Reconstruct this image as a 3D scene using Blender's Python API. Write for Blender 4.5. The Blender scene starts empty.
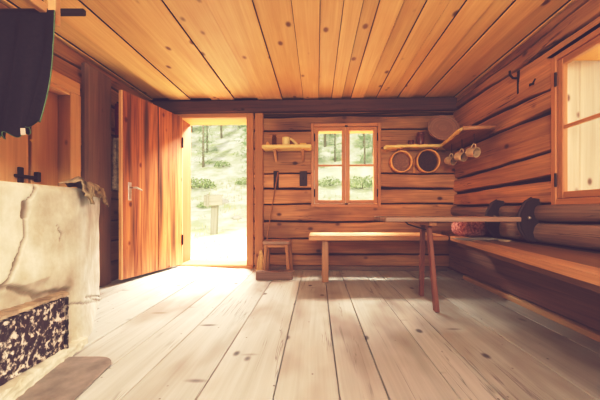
import bpy, math, random
from mathutils import Vector as V, noise, Matrix
random.seed(11)
R = random.Random(5)
C = bpy.context.scene.collection
SC = bpy.context.scene

# ------------------------------------------------------------------ camera frame (from the photograph)
F, VX, VY, H = 281.0, 317.0, 211.0, 0.69
CEIL, XR, XL = 2.0, 1.6, -1.95
def D(x): return 3.32 - 0.035 * x                 # face of the back wall
def P(px, py, Y): return V(((px - VX) / F * Y, Y, H + (VY - py) / F * Y))
def BW(s, z, n=0.0): return V((s, D(s) - n, z))   # point on back wall, n into the room
def RW(s, z, n=0.0): return V((XR - n, s, z))
def LW(s, z, n=0.0): return V((XL + n, s, z))

# ------------------------------------------------------------------ materials
def new_mat(name):
    m = bpy.data.materials.new(name); m.use_nodes = True
    nt = m.node_tree; nt.nodes.clear()
    out = nt.nodes.new('ShaderNodeOutputMaterial')
    return m, nt, out
def N(nt, typ, **kw):
    n = nt.nodes.new(typ)
    for k, v in kw.items():
        if k.startswith('i_'):
            n.inputs[int(k[2:])].default_value = v
        else: setattr(n, k, v)
    return n
def ramp(nt, fac, stops, interp='LINEAR'):
    r = nt.nodes.new('ShaderNodeValToRGB'); r.color_ramp.interpolation = interp
    e = r.color_ramp.elements
    while len(e) < len(stops): e.new(0.5)
    for i, (p, c) in enumerate(stops):
        e[i].position = p; e[i].color = (*c, 1) if len(c) == 3 else c
    nt.links.new(fac, r.inputs[0]); return r.outputs[0]
def mix(nt, a, b, fac, mode='MIX'):
    m = nt.nodes.new('ShaderNodeMix'); m.data_type = 'RGBA'; m.blend_type = mode
    def put(sock, v):
        if isinstance(v, (tuple, list)): sock.default_value = (*v, 1) if len(v) == 3 else v
        elif isinstance(v, (int, float)): sock.default_value = v
        else: nt.links.new(v, sock)
    put(m.inputs[0], fac); put(m.inputs[6], a); put(m.inputs[7], b)
    return m.outputs[2]
def math_(nt, op, a, b=None, clamp=False):
    m = nt.nodes.new('ShaderNodeMath'); m.operation = op; m.use_clamp = clamp
    for i, v in enumerate((a, b)):
        if v is None: continue
        if isinstance(v, (int, float)): m.inputs[i].default_value = v
        else: nt.links.new(v, m.inputs[i])
    return m.outputs[0]
def s2l(c): return tuple((x/12.92 if x <= .04045 else ((x+.055)/1.055)**2.4) for x in [v/255 for v in c])

def wood(name, dark, light, rough=0.6, knots=0.6, kcol=None, contrast=(0.3, 0.7), bump=0.25, stain=None, spec=0.3, kscale=5.5, cracks=0.0, smudge=0.0):
    def ds(c):
        l = .3*c[0] + .55*c[1] + .15*c[2]; c = [x + (l-x)*.06 for x in c]; return (c[0], min(1, c[1]*1.02), c[2])
    dark, light = ds(dark), ds(light)
    m, nt, out = new_mat(name); L = nt.links.new
    at = N(nt, 'ShaderNodeAttribute', attribute_name='gc'); tn = N(nt, 'ShaderNodeAttribute', attribute_name='tint')
    def noise_(scale, sc, detail=5, dist=0.0, rgh=.55):
        mp = N(nt, 'ShaderNodeMapping'); mp.inputs[3].default_value = scale; L(at.outputs['Vector'], mp.inputs[0])
        n = N(nt, 'ShaderNodeTexNoise'); n.inputs['Scale'].default_value = sc; n.inputs['Detail'].default_value = detail
        n.inputs['Roughness'].default_value = rgh; n.inputs['Distortion'].default_value = dist
        L(mp.outputs[0], n.inputs['Vector']); return n.outputs[0]
    n1 = noise_((0.55, 9, 9), 1.6, 5, 0.9)
    n2 = noise_((1.6, 55, 55), 1.5, 3, 0.2)
    n3 = noise_((0.8, 1.6, 1.6), 1.4, 3)
    f = math_(nt, 'ADD', math_(nt, 'MULTIPLY', n1, .62), math_(nt, 'MULTIPLY', n2, .38))
    col = ramp(nt, f, [(contrast[0], dark), (contrast[1], light)])
    vo = N(nt, 'ShaderNodeTexVoronoi'); vo.inputs['Scale'].default_value = kscale
    mp = N(nt, 'ShaderNodeMapping'); mp.inputs[3].default_value = (0.75, 1.15, 0.4); L(at.outputs['Vector'], mp.inputs[0])
    L(mp.outputs[0], vo.inputs['Vector'])
    sep = N(nt, 'ShaderNodeSeparateColor'); L(vo.outputs['Color'], sep.inputs[0])
    keep = math_(nt, 'GREATER_THAN', sep.outputs[0], 1 - knots)
    mr = N(nt, 'ShaderNodeMapRange', interpolation_type='SMOOTHSTEP'); mr.inputs[1].default_value = .05; mr.inputs[2].default_value = .15
    mr.inputs[3].default_value = 1; mr.inputs[4].default_value = 0
    L(vo.outputs['Distance'], mr.inputs[0])
    kf = math_(nt, 'MULTIPLY', math_(nt, 'MULTIPLY', keep, mr.outputs[0]), .85)
    kc = kcol or tuple(x * .35 for x in dark)
    col = mix(nt, col, kc, kf)
    if smudge:
        for (sx, sy, sc, lo_, hi_, th) in ((5.0, 1.5, 1.5, .04, .16, .62), (9.0, 9.0, 1.6, .03, .10, .55)):
            mq = N(nt, 'ShaderNodeMapping'); mq.inputs[3].default_value = (sx, sy, .3); mq.inputs[1].default_value = (sx, 3.3, 0); L(at.outputs['Vector'], mq.inputs[0])
            vq = N(nt, 'ShaderNodeTexVoronoi'); vq.inputs['Scale'].default_value = sc; L(mq.outputs[0], vq.inputs['Vector'])
            sq = N(nt, 'ShaderNodeSeparateColor'); L(vq.outputs['Color'], sq.inputs[0])
            mr2 = N(nt, 'ShaderNodeMapRange', interpolation_type='SMOOTHSTEP'); mr2.inputs[1].default_value = lo_; mr2.inputs[2].default_value = hi_
            mr2.inputs[3].default_value = 1; mr2.inputs[4].default_value = 0; L(vq.outputs['Distance'], mr2.inputs[0])
            g2 = math_(nt, 'MULTIPLY', math_(nt, 'GREATER_THAN', sq.outputs[0], th), mr2.outputs[0])
            col = mix(nt, col, kc, math_(nt, 'MULTIPLY', g2, smudge))
    if cracks:
        nc = noise_((0.5, 11, 11), 1.3, 4, .5)
        lo = math_(nt, 'SUBTRACT', nc, .5); lo = math_(nt, 'ABSOLUTE', lo)
        cf = ramp(nt, lo, [(0.0, (1, 1, 1)), (.014, (0, 0, 0))])
        gate = ramp(nt, noise_((.9, 2.5, 2.5), 1.7, 2), [(.50, (0, 0, 0)), (.60, (1, 1, 1))])
        col = mix(nt, col, kc, math_(nt, 'MULTIPLY', math_(nt, 'MULTIPLY', cf, gate), cracks))
    if stain:
        sf = ramp(nt, n3, [(stain[0], (0, 0, 0)), (stain[1], (1, 1, 1))])
        col = mix(nt, col, stain[2], math_(nt, 'MULTIPLY', sf, stain[3]))
    col = mix(nt, col, tn.outputs['Color'], 1.0, 'MULTIPLY')
    bs = N(nt, 'ShaderNodeBsdfPrincipled'); bs.inputs['Roughness'].default_value = rough
    bs.inputs['Specular IOR Level'].default_value = spec
    L(col, bs.inputs['Base Color'])
    bp = N(nt, 'ShaderNodeBump'); bp.inputs['Strength'].default_value = bump; bp.inputs['Distance'].default_value = .004
    L(f, bp.inputs['Height']); L(bp.outputs[0], bs.inputs['Normal'])
    L(bs.outputs[0], out.inputs[0]); return m

def plain(name, col, rough=.6, metal=0.0, var=.25, scale=14, col2=None, bump=0.0, spec=.4, usetint=True, detail=5, rp=(.35, .65)):
    m, nt, out = new_mat(name); L = nt.links.new
    tc = N(nt, 'ShaderNodeTexCoord'); n = N(nt, 'ShaderNodeTexNoise'); n.inputs['Scale'].default_value = scale
    n.inputs['Detail'].default_value = detail; n.inputs['Roughness'].default_value = .62
    L(tc.outputs['Object'], n.inputs['Vector'])
    c2 = col2 or tuple(min(1, c * (1 - var)) for c in col)
    cc = ramp(nt, n.outputs[0], [(rp[0], c2), (rp[1], col)])
    if usetint:
        tn = N(nt, 'ShaderNodeAttribute', attribute_name='tint'); cc = mix(nt, cc, tn.outputs['Color'], 1.0, 'MULTIPLY')
    bs = N(nt, 'ShaderNodeBsdfPrincipled'); bs.inputs['Roughness'].default_value = rough; bs.inputs['Metallic'].default_value = metal
    bs.inputs['Specular IOR Level'].default_value = spec
    L(cc, bs.inputs['Base Color'])
    if bump:
        bp = N(nt, 'ShaderNodeBump'); bp.inputs['Strength'].default_value = bump; bp.inputs['Distance'].default_value = .006
        L(n.outputs[0], bp.inputs['Height']); L(bp.outputs[0], bs.inputs['Normal'])
    L(bs.outputs[0], out.inputs[0]); return m

def glass_mat(name, tint=(.97, .98, .96), gloss=.08):
    m, nt, out = new_mat(name); L = nt.links.new
    a = N(nt, 'ShaderNodeBsdfTransparent'); a.inputs[0].default_value = (*tint, 1)
    b = N(nt, 'ShaderNodeBsdfGlossy'); b.inputs['Roughness'].default_value = .03
    lw = N(nt, 'ShaderNodeLayerWeight'); lw.inputs[0].default_value = .5
    fr = math_(nt, 'ADD', math_(nt, 'MULTIPLY', math_(nt, 'POWER', lw.outputs['Facing'], 4.0), gloss*3), gloss*.04)
    mx = N(nt, 'ShaderNodeMixShader'); L(fr, mx.inputs[0]); L(a.outputs[0], mx.inputs[1]); L(b.outputs[0], mx.inputs[2])
    L(mx.outputs[0], out.inputs[0]); return m

M = {}
M['log'] = wood('hewn_log_wood', s2l((142, 94, 64)), s2l((218, 158, 108)), .62, .75, kcol=s2l((62, 36, 32)), contrast=(.28, .72), bump=.7, kscale=4.4, stain=(.48, .7, s2l((104, 66, 56)), .7), cracks=.9)
M['greylog'] = wood('weathered_log_wood', s2l((112, 86, 78)), s2l((172, 138, 120)), .6, .4, bump=.5, cracks=.8, stain=(.5, .75, s2l((90, 58, 56)), .6))
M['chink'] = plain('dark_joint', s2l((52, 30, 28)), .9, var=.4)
M['ceil'] = wood('ceiling_pine', s2l((216, 160, 102)), s2l((240, 194, 132)), .5, .95, kcol=s2l((112, 60, 38)), contrast=(.3, .66), bump=.1, kscale=4.6, stain=(.5, .8, s2l((206, 142, 92)), .6))
M['beam'] = wood('beam_wood', s2l((70, 46, 44)), s2l((112, 76, 64)), .65, .3, bump=.4, cracks=.8)
M['floor'] = wood('floor_planks', s2l((160, 157, 155)), s2l((199, 196, 195)), .55, .55, kcol=s2l((66, 54, 56)), contrast=(.12, .72), bump=.25, stain=(.5, .66, s2l((140, 124, 114)), .7), spec=.25, kscale=5.2, cracks=.6, smudge=.75)
M['doorw'] = wood('door_pine', s2l((120, 60, 36)), s2l((218, 136, 76)), .5, .9, kcol=s2l((110, 48, 26)), contrast=(.34, .62), bump=.3)
M['frame'] = wood('frame_pine', s2l((170, 110, 70)), s2l((198, 138, 92)), .45, .25, kcol=s2l((120, 62, 36)), bump=.1)
M['reveal'] = wood('reveal_pine', s2l((186, 126, 62)), s2l((210, 150, 80)), .5, .7, kcol=s2l((150, 90, 50)), bump=.1)
M['revealpale'] = wood('bleached_reveal_pine', s2l((186, 166, 150)), s2l((214, 194, 178)), .5, .9, kcol=s2l((104, 64, 44)), bump=.1)
M['board'] = wood('brown_board', s2l((116, 86, 74)), s2l((154, 120, 104)), .6, .3, bump=.25)
M['cupboard'] = wood('orange_door_wood', s2l((206, 150, 102)), s2l((230, 182, 132)), .5, .6, kcol=s2l((110, 60, 36)), bump=.15)
M['bench'] = wood('bench_wood', s2l((150, 100, 70)), s2l((200, 150, 106)), .38, .4, kcol=s2l((90, 52, 36)), bump=.15, spec=.5)
M['stool'] = wood('stool_wood', s2l((140, 90, 58)), s2l((188, 134, 92)), .5, .2, bump=.15)
M['redwood'] = wood('red_brown_leg_wood', s2l((104, 62, 50)), s2l((146, 94, 76)), .45, .2, bump=.1)
M['pale'] = wood('pale_shelf_wood', s2l((206, 168, 104)), s2l((236, 206, 140)), .55, .3, kcol=s2l((130, 82, 46)), bump=.2)
M['darkwood'] = wood('dark_wood', s2l((46, 32, 36)), s2l((72, 52, 50)), .55, .2, bump=.2)
M['plaster'] = plain('stove_plaster', s2l((206, 200, 186)), .85, var=.1, scale=7, col2=s2l((178, 168, 150)), bump=.25)
M['rust'] = plain('rusty_sheet', s2l((210, 194, 180)), .7, scale=42, col2=s2l((52, 34, 40)), bump=.6, detail=10, rp=(.50, .60))
M['rustedge'] = plain('mortar_edge', s2l((176, 156, 132)), .85, scale=18, col2=s2l((130, 108, 92)), bump=.4)
M['slate'] = plain('grey_sheet', s2l((150, 138, 130)), .6, scale=9, col2=s2l((122, 110, 105)), bump=.15)
M['iron'] = plain('dark_iron', s2l((58, 46, 46)), .5, .5, scale=30)
M['steel'] = plain('worn_steel', s2l((210, 200, 190)), .3, .8, scale=20)
M['cloth'] = plain('dark_cloth', s2l((48, 40, 46)), .9, scale=60, var=.2, spec=.1)
M['clothtrim'] = plain('green_edging', s2l((122, 146, 112)), .85, scale=60, spec=.1)
M['rag'] = plain('dirty_rag', s2l((176, 158, 132)), .95, scale=16, col2=s2l((112, 92, 76)), spec=.1)
M['tag'] = plain('white_tag', s2l((216, 196, 180)), .8, var=.05)
M['redcloth'] = plain('red_cloth', s2l((140, 40, 40)), .9, scale=30, var=.4, spec=.1)
M['greycloth'] = plain('grey_cloth', s2l((176, 158, 140)), .9, scale=30, col2=s2l((122, 102, 92)), spec=.1)
M['cushion'] = plain('red_pattern_cloth', s2l((222, 170, 164)), .9, scale=44, col2=s2l((140, 62, 66)), spec=.1, detail=3)
M['enamel'] = plain('cream_enamel', s2l((216, 192, 160)), .35, scale=12, col2=s2l((190, 160, 128)))
M['mugshade'] = plain('mug_inside', s2l((150, 118, 98)), .5, scale=10)
M['sievemesh'] = plain('sieve_mesh', s2l((164, 124, 100)), .8, scale=90, col2=s2l((120, 84, 68)))
M['sievedark'] = plain('sieve_dark_mesh', s2l((92, 66, 58)), .8, scale=90, col2=s2l((62, 42, 40)))
M['hoop'] = wood('hoop_wood', s2l((206, 142, 82)), s2l((232, 176, 112)), .5, .05, bump=.1)
M['tray'] = wood('tray_wood', s2l((132, 94, 78)), s2l((166, 124, 102)), .55, .1, bump=.1)
M['yellow'] = plain('yellow_box', s2l((216, 176, 92)), .6, var=.12)
M['cream'] = plain('cream_pot', s2l((226, 204, 148)), .5, var=.1)
M['jar'] = glass_mat('jar_glass', (.82, .78, .7))
M['jarred'] = plain('red_brown_jar', s2l((128, 74, 62)), .3, scale=40, col2=s2l((92, 50, 46)))
M['glass'] = glass_mat('window_glass')
M['ground'] = plain('pale_meadow', s2l((230, 227, 216)), .95, scale=1.3, col2=s2l((188, 194, 152)), spec=.05, detail=9)
M['grass'] = plain('pale_grass', s2l((214, 212, 160)), .9, scale=3, col2=s2l((196, 194, 140)), spec=.1)
M['needle'] = plain('pale_needles', s2l((208, 220, 192)), .9, scale=2.5, col2=s2l((184, 200, 164)), spec=.05)  # bright outdoor haze put into a paler needle colour
M['bushm'] = plain('bush_leaves', s2l((190, 200, 156)), .9, scale=3, col2=s2l((168, 182, 136)), spec=.05)
M['bark'] = plain('pale_bark', s2l((176, 164, 146)), .9, scale=6, var=.2)
M['signw'] = wood('grey_sign_wood', s2l((132, 126, 114)), s2l((162, 154, 138)), .8, .2, bump=.2)
M['rockm'] = plain('pale_rock', s2l((206, 198, 184)), .9, scale=3, var=.2)
M['strip'] = wood('pale_strip', s2l((186, 140, 100)), s2l((216, 176, 132)), .5, .2, bump=.1)
M['table'] = wood('greyed_table_wood', s2l((132, 98, 84)), s2l((178, 142, 122)), .45, .2, kcol=s2l((80, 52, 44)), bump=.15)
M['panel'] = wood('dark_panel_wood', s2l((112, 80, 70)), s2l((156, 116, 98)), .6, .5, kcol=s2l((60, 38, 36)), bump=.3, cracks=.8)
M['jamb'] = wood('door_jamb_pine', s2l((140, 74, 42)), s2l((170, 98, 58)), .5, .2, bump=.1)
M['straw'] = plain('broom_straw', s2l((226, 186, 132)), .9, scale=40, var=.25)

# ------------------------------------------------------------------ mesh builder
class MB:
    def __init__(s): s.v, s.f, s.gc, s.t, s.mi = [], [], [], [], []
    def add(s, vs, fs, gc=None, tint=1.0, mi=0):
        b = len(s.v); s.v += [V(p) for p in vs]
        if gc is None:
            o = V((R.random()*40, R.random()*40, R.random()*40)); gc = [V(p) + o for p in vs]
        s.gc += gc
        if isinstance(tint, (list,)): s.t += tint
        else: s.t += [tint] * len(vs)
        s.f += [[b + i for i in f] for f in fs]; s.mi += [mi] * len(fs)
        return s
    def box(s, p, u, v, w, ch=.004, tint=None, mi=0):
        """chamfered box: corner p, edge vectors u v w; grain runs along the longest"""
        p, u, v, w = V(p), V(u), V(v), V(w)
        if u.cross(v).dot(w) < 0: p = p + w; w = -w
        l = [u.length, v.length, w.length]; ch = min(ch, min(l) * .3)
        n = [u.normalized(), v.normalized(), w.normalized()]
        order = sorted(range(3), key=lambda i: -l[i]); off = V((R.random()*40, R.random()*40, R.random()*40))
        vs, gc, idx = [], [], {}
        for i in (0, 1):
            for j in (0, 1):
                for k in (0, 1):
                    for ax in range(3):     # vertex lying on the face normal to ax
                        c = [l[0]*i, l[1]*j, l[2]*k]
                        for a in range(3):
                            if a != ax: c[a] += ch if (i, j, k)[a] == 0 else -ch
                        idx[(i, j, k, ax)] = len(vs)
                        vs.append(p + n[0]*c[0] + n[1]*c[1] + n[2]*c[2])
                        gc.append(V((c[order[0]], c[order[1]], c[order[2]])) + off)
        fs = []
        q = lambda *a: idx[a]
        cyc = [(0, 0), (1, 0), (1, 1), (0, 1)]
        for ax in range(3):
            a, b = (ax + 1) % 3, (ax + 2) % 3
            for side in (0, 1):
                ring = []
                for (x, y) in cyc:
                    k = [0, 0, 0]; k[ax] = side; k[a] = x; k[b] = y; ring.append(q(*k, ax))
                fs.append(ring if side else ring[::-1])
        for ax in range(3):                 # edges parallel to ax
            a, b = (ax + 1) % 3, (ax + 2) % 3
            for (x, y) in cyc:
                k0 = [0, 0, 0]; k1 = [0, 0, 0]; k0[ax] = 0; k1[ax] = 1
                for k in (k0, k1): k[a] = x; k[b] = y
                f = [q(*k0, a), q(*k1, a), q(*k1, b), q(*k0, b)]
                if x != y: f = f[::-1]
                fs.append(f[::-1])
        for i in (0, 1):
            for j in (0, 1):
                for k in (0, 1):
                    f = [q(i, j, k, 0), q(i, j, k, 1), q(i, j, k, 2)]
                    if (i + j + k) % 2 == 0: f = f[::-1]
                    fs.append(f)
        s.add(vs, fs, gc, R.uniform(.88, 1.1) if tint is None else tint, mi); return s
    def aabox(s, x0, x1, y0, y1, z0, z1, **k):
        return s.box((x0, y0, z0), (x1-x0, 0, 0), (0, y1-y0, 0), (0, 0, z1-z0), **k)
    def grid(s, fn, nu, nv, gcfn=None, tintfn=None, tint=1.0, mi=0, flip=False, wrap=False):
        vs, gc, ti, fs = [], [], [], []
        off = V((R.random()*40, R.random()*40, R.random()*40))
        for i in range(nu + 1):
            for j in range(nv + 1):
                u, v = i / nu, j / nv; p = V(fn(u, v)); vs.append(p)
                gc.append((V(gcfn(u, v)) if gcfn else p) + off); ti.append(tintfn(u, v) if tintfn else tint)
        w = nv + 1
        for i in range(nu):
            for j in range(nv):
                f = [i*w + j, (i+1)*w + j, (i+1)*w + j+1, i*w + j+1]
                fs.append(f[::-1] if flip else f)
        s.add(vs, fs, gc, ti, mi); return s
    def tube(s, pts, rad, n=10, cap=True, tint=None, mi=0):
        pts = [V(p) for p in pts]
        if not isinstance(rad, (list, tuple)): rad = [rad] * len(pts)
        vs, gc, fs = [], [], []; off = V((R.random()*40, R.random()*40, R.random()*40)); d = 0
        up = None
        for i, p in enumerate(pts):
            t = (pts[min(i+1, len(pts)-1)] - pts[max(i-1, 0)]).normalized()
            if up is None:
                up = V((0, 0, 1)) if abs(t.z) < .9 else V((1, 0, 0))
            a = t.cross(up).normalized(); b = a.cross(t).normalized(); up = b
            if i: d += (p - pts[i-1]).length
            for k in range(n):
                th = 2*math.pi*k/n
                vs.append(p + (a*math.cos(th) + b*math.sin(th))*rad[i]); gc.append(V((d, th*rad[i], 0)) + off)
        for i in range(len(pts)-1):
            for k in range(n):
                k2 = (k+1) % n; fs.append([i*n+k, i*n+k2, (i+1)*n+k2, (i+1)*n+k])
        if cap:
            fs.append(list(range(n))[::-1]); fs.append([(len(pts)-1)*n+k for k in range(n)])
        s.add(vs, fs, gc, R.uniform(.9, 1.08) if tint is None else tint, mi); return s
    def lathe(s, prof, org, axis=(0, 0, 1), n=28, tint=1.0, mi=0):
        """prof: list of (radius, height along axis)"""
        ax = V(axis).normalized(); a = ax.cross(V((0, 0, 1)) if abs(ax.z) < .9 else V((1, 0, 0))).normalized(); b = ax.cross(a)
        org = V(org); vs, fs, gc = [], [], []
        off = V((R.random()*40, R.random()*40, R.random()*40))
        for (r, h) in prof:
            for k in range(n):
                th = 2*math.pi*k/n
                vs.append(org + ax*h + (a*math.cos(th) + b*math.sin(th))*r); gc.append(V((th*max(r,.01), h, r)) + off)
        for i in range(len(prof)-1):
            for k in range(n):
                k2 = (k+1) % n; fs.append([i*n+k, i*n+k2, (i+1)*n+k2, (i+1)*n+k])
        for i in (0, len(prof)-1):
            if prof[i][0] > 1e-5: fs.append([i*n+k for k in range(n)] if i else [i*n+k for k in range(n)][::-1])
        s.add(vs, fs, gc, tint, mi); return s
    def prism(s, poly, w, tint=1.0, mi=0):
        """poly: planar points, extruded along w"""
        poly = [V(p) for p in poly]; n = len(poly); w = V(w)
        off = V((R.random()*40, R.random()*40, R.random()*40))
        fs = [list(range(n))[::-1], [n+i for i in range(n)]] + [[i, (i+1) % n, n+(i+1) % n, n+i] for i in range(n)]
        e0 = max(((poly[(i+1) % n]-poly[i]) for i in range(n)), key=lambda q: q.length).normalized()
        e1 = w.normalized().cross(e0)
        vs = poly + [p + w for p in poly]
        s.add(vs, fs, [V((p.dot(e0), p.dot(e1), p.dot(w.normalized()))) + off for p in vs], tint, mi); return s
    def build(s, name, mats, parent=None, smooth=False, recalc=False, **props):
        me = bpy.data.meshes.new(name); me.from_pydata([tuple(v) for v in s.v], [], s.f)
        for m in (mats if isinstance(mats, (list, tuple)) else [mats]): me.materials.append(m)
        for p, i in zip(me.polygons, s.mi): p.material_index = i; p.use_smooth = smooth
        a = me.attributes.new('gc', 'FLOAT_VECTOR', 'POINT'); a.data.foreach_set('vector', [c for g in s.gc for c in g])
        t = me.attributes.new('tint', 'FLOAT_COLOR', 'POINT')
        fl = []
        for c in s.t:
            if isinstance(c, (tuple, list)): fl += [c[0], c[1], c[2], 1]
            else: fl += [c, c, c, 1]
        t.data.foreach_set('color', fl)
        if recalc:
            import bmesh
            bm = bmesh.new(); bm.from_mesh(me); bmesh.ops.recalc_face_normals(bm, faces=bm.faces); bm.to_mesh(me); bm.free()
        me.update()
        o = bpy.data.objects.new(name, me); C.objects.link(o)
        if parent:
            o.parent = parent; o.matrix_parent_inverse = Matrix.Translation(-parent.location)
        for k, v in props.items(): o[k] = v
        return o
def thing(name, label, cat, loc, group=None, kind=None):
    o = bpy.data.objects.new(name, None); C.objects.link(o); o.location = loc; o.empty_display_size = .05
    o['label'] = label; o['category'] = cat
    if group: o['group'] = group
    if kind: o['kind'] = kind
    return o
def tag(o, label, cat, group=None, kind=None):
    o['label'] = label; o['category'] = cat
    if group: o['group'] = group
    if kind: o['kind'] = kind
    return o
def nz(x, y=0.0, z=0.0): return noise.noise(V((x, y, z)))

# ------------------------------------------------------------------ log walls
def log_wall(mb, pos, s0, s1, joints, holes=(), mats=None, bulge=None, flip=False, seed=0.0, step=.05, gaps=None, tints=None):
    """joints: list of (z at s0, z at s1) from top to bottom; pos(s,z,n)"""
    def jz(i, s):
        a, b = joints[i]; t = (s - s0) / (s1 - s0)
        w = 0 if i in (0, len(joints)-1) else .014*nz(s*1.3+seed, i*7.1) + .006*nz(s*5+seed, i*3.3)
        return a + (b - a)*t + w
    for i in range(len(joints)-1):
        cuts = sorted({s0, s1, *[min(max(h[k], s0), s1) for h in holes for k in (0, 1)]})
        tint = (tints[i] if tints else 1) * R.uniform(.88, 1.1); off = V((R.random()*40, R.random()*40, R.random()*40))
        bl = bulge[i] if bulge else 0.0
        for a, b in zip(cuts[:-1], cuts[1:]):
            if b - a < 1e-4: continue
            mid = (a + b)/2; hs = [h for h in holes if h[0] < mid < h[1]]
            zt0 = max(jz(i, a), jz(i, b)); zb0 = min(jz(i+1, a), jz(i+1, b))
            spans = [(None, None)]
            for h in hs:
                if h[2] < zt0 and h[3] > zb0: spans = [(None, h[2]), (h[3], None)]
            for lo_cl in spans:
                ns = max(2, int((b - a)/step)); vs, gc, fs = [], [], []; ok = True
                rows = [0, .002, .005, .009, .02, .25, .5, .75, -.02, -.009, -.005, -.002, -0.0]
                nr = len(rows); tl = []
                for k in range(ns+1):
                    s = a + (b-a)*k/ns; zt, zb = jz(i, s), jz(i+1, s)
                    g = (gaps[i] if gaps else .006) * (1 + 1.5*nz(s*2+seed, i*5)); g2 = (gaps[i+1] if gaps else .006) * (1 + 1.5*nz(s*2+seed, i*5+5))
                    zt -= max(.0008, g*.6); zb += max(.0008, g2*.6); h_ = zt - zb
                    for q, r in enumerate(rows):
                        if q < 5: z = zb + r
                        elif q < 8: z = zb + h_*r
                        else: z = zt + r
                        e = min(z - zb, zt - z); n = -.026*max(0, 1 - e/.012)**2 + .006*nz(s*2.5, z*9+seed) + bl*math.sqrt(max(0, 1 - (2*(z-zb)/h_-1)**2)) 
                        if q in (0, nr-1): n -= .02
                        up, lo = lo_cl[1], lo_cl[0]
                        # spans: (None, zmax) below the hole or (zmin, None) above it
                        if lo_cl[1] is not None and lo_cl[0] is None: z = min(z, lo_cl[1])
                        if lo_cl[0] is not None and lo_cl[1] is None: z = max(z, lo_cl[0])
                        vs.append(pos(s, z, n)); gc.append(V((s, z, 0)) + off)
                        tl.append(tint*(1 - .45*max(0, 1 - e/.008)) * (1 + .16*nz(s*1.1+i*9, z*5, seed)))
                for k in range(ns):
                    for q in range(nr-1):
                        f = [k*nr+q, (k+1)*nr+q, (k+1)*nr+q+1, k*nr+q+1]
                        if (vs[f[0]]-vs[f[3]]).length < 1e-6 and (vs[f[1]]-vs[f[2]]).length < 1e-6: continue
                        fs.append(f[::-1] if flip else f)
                if fs: mb.add(vs, fs, gc, tl, mats[i] if mats else 0)

def slab(mb, pos, s0, s1, z0, z1, n0, n1, holes, mi):
    """thick core behind the logs, cut around the holes"""
    ss = sorted({s0, s1, *[h[k] for h in holes for k in (0, 1)]}); zs = sorted({z0, z1, *[h[k] for h in holes for k in (2, 3)]})
    for a, b in zip(ss[:-1], ss[1:]):
        for c, d in zip(zs[:-1], zs[1:]):
            if any(h[0] <= a and b <= h[1] and h[2] <= c and d <= h[3] for h in holes): continue
            q = [pos(a, c, n0), pos(b, c, n0), pos(b, d, n0), pos(a, d, n0), pos(a, c, n1), pos(b, c, n1), pos(b, d, n1), pos(a, d, n1)]
            mb.add(q, [[0,1,2,3],[4,7,6,5],[0,4,5,1],[1,5,6,2],[2,6,7,3],[3,7,4,0]], None, 1.0, mi)

TH = .29                                           # wall thickness
DOOR = (-1.69, -.76, 0.03, 1.86)
WIN = (-.065, .742, .742, 1.715)
RWIN = (1.085, 1.90, .735, 1.722)
LDOOR = (1.15, 2.31, .0, 1.63)

jb = [2.0, 1.835, 1.811, 1.645, 1.43, 1.134, .956, .775, .564, .362, .178, .03, -.03]
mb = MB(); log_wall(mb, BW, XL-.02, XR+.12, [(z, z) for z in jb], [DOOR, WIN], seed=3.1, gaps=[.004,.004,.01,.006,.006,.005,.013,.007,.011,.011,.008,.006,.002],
                    tints=[.6,.6,.68,.82,1,1.1,1.08,1.08,1.05,.95,.8,.7])  # upper logs tinted down to paint in the corner occlusion
slab(mb, BW, XL-.3, XR+.3, -.1, 2.1, -.03, -TH, [DOOR, WIN], 1)
wb = mb.build('wall_back', [M['log'], M['chink']], smooth=False, kind='structure', label='back wall of hewn orange logs around door and window', category='wall')

jr = [(2.0,2.0),(1.93,1.93),(1.78,1.86),(1.49,1.58),(1.35,1.40),(1.14,1.055),(.935,.90),(.735,.75),(.61,.62),(.455,.46),(.40,.41),(.09,.09),(-.03,-.03)]
jr = [(a + (a-b)*.9, b) if 0 < i < 8 else (a, b) for i, (a, b) in enumerate(jr)]
mb = MB(); log_wall(mb, RW, -1.3, 3.34, jr, [RWIN], mats=[0,0,0,0,0,0,0,1,1,1,1,1], bulge=[0,.015,.01,.01,0,.01,.01,.05,.05,0,.02,.02], flip=True, seed=9.7,
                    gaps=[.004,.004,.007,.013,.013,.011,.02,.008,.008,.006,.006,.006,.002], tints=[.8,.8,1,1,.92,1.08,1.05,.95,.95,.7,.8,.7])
slab(mb, RW, -1.45, 3.6, -.1, 2.1, -.03, -TH, [RWIN], 2)
mb.build('wall_right', [M['log'], M['greylog'], M['chink']], kind='structure', label='right wall of hewn logs above the long bench', category='wall')

jl = [1.99, 1.86, 1.68, 1.46, 1.22, 1.0, .8, .6, .4, .2, .0]
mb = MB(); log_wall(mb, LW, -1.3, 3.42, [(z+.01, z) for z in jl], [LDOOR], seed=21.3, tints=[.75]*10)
slab(mb, LW, -1.45, 3.66, -.1, 2.1, -.03, -TH, [LDOOR], 1)
mb.build('wall_left', [M['log'], M['chink']], kind='structure', label='left wall of dark logs behind the stove', category='wall')
mb = MB()
slab(mb, lambda s, z, n: V((s, -1.35 + n, z)), XL-.3, XR+.3, -.1, 2.1, 0, -.2, [(-1.3, 1.3, .5, 1.95)], 0)  # opening added for fill light from behind the camera
mb.build('wall_rear', [M['board']], kind='structure', label='plank wall behind the viewpoint', category='wall')

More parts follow.
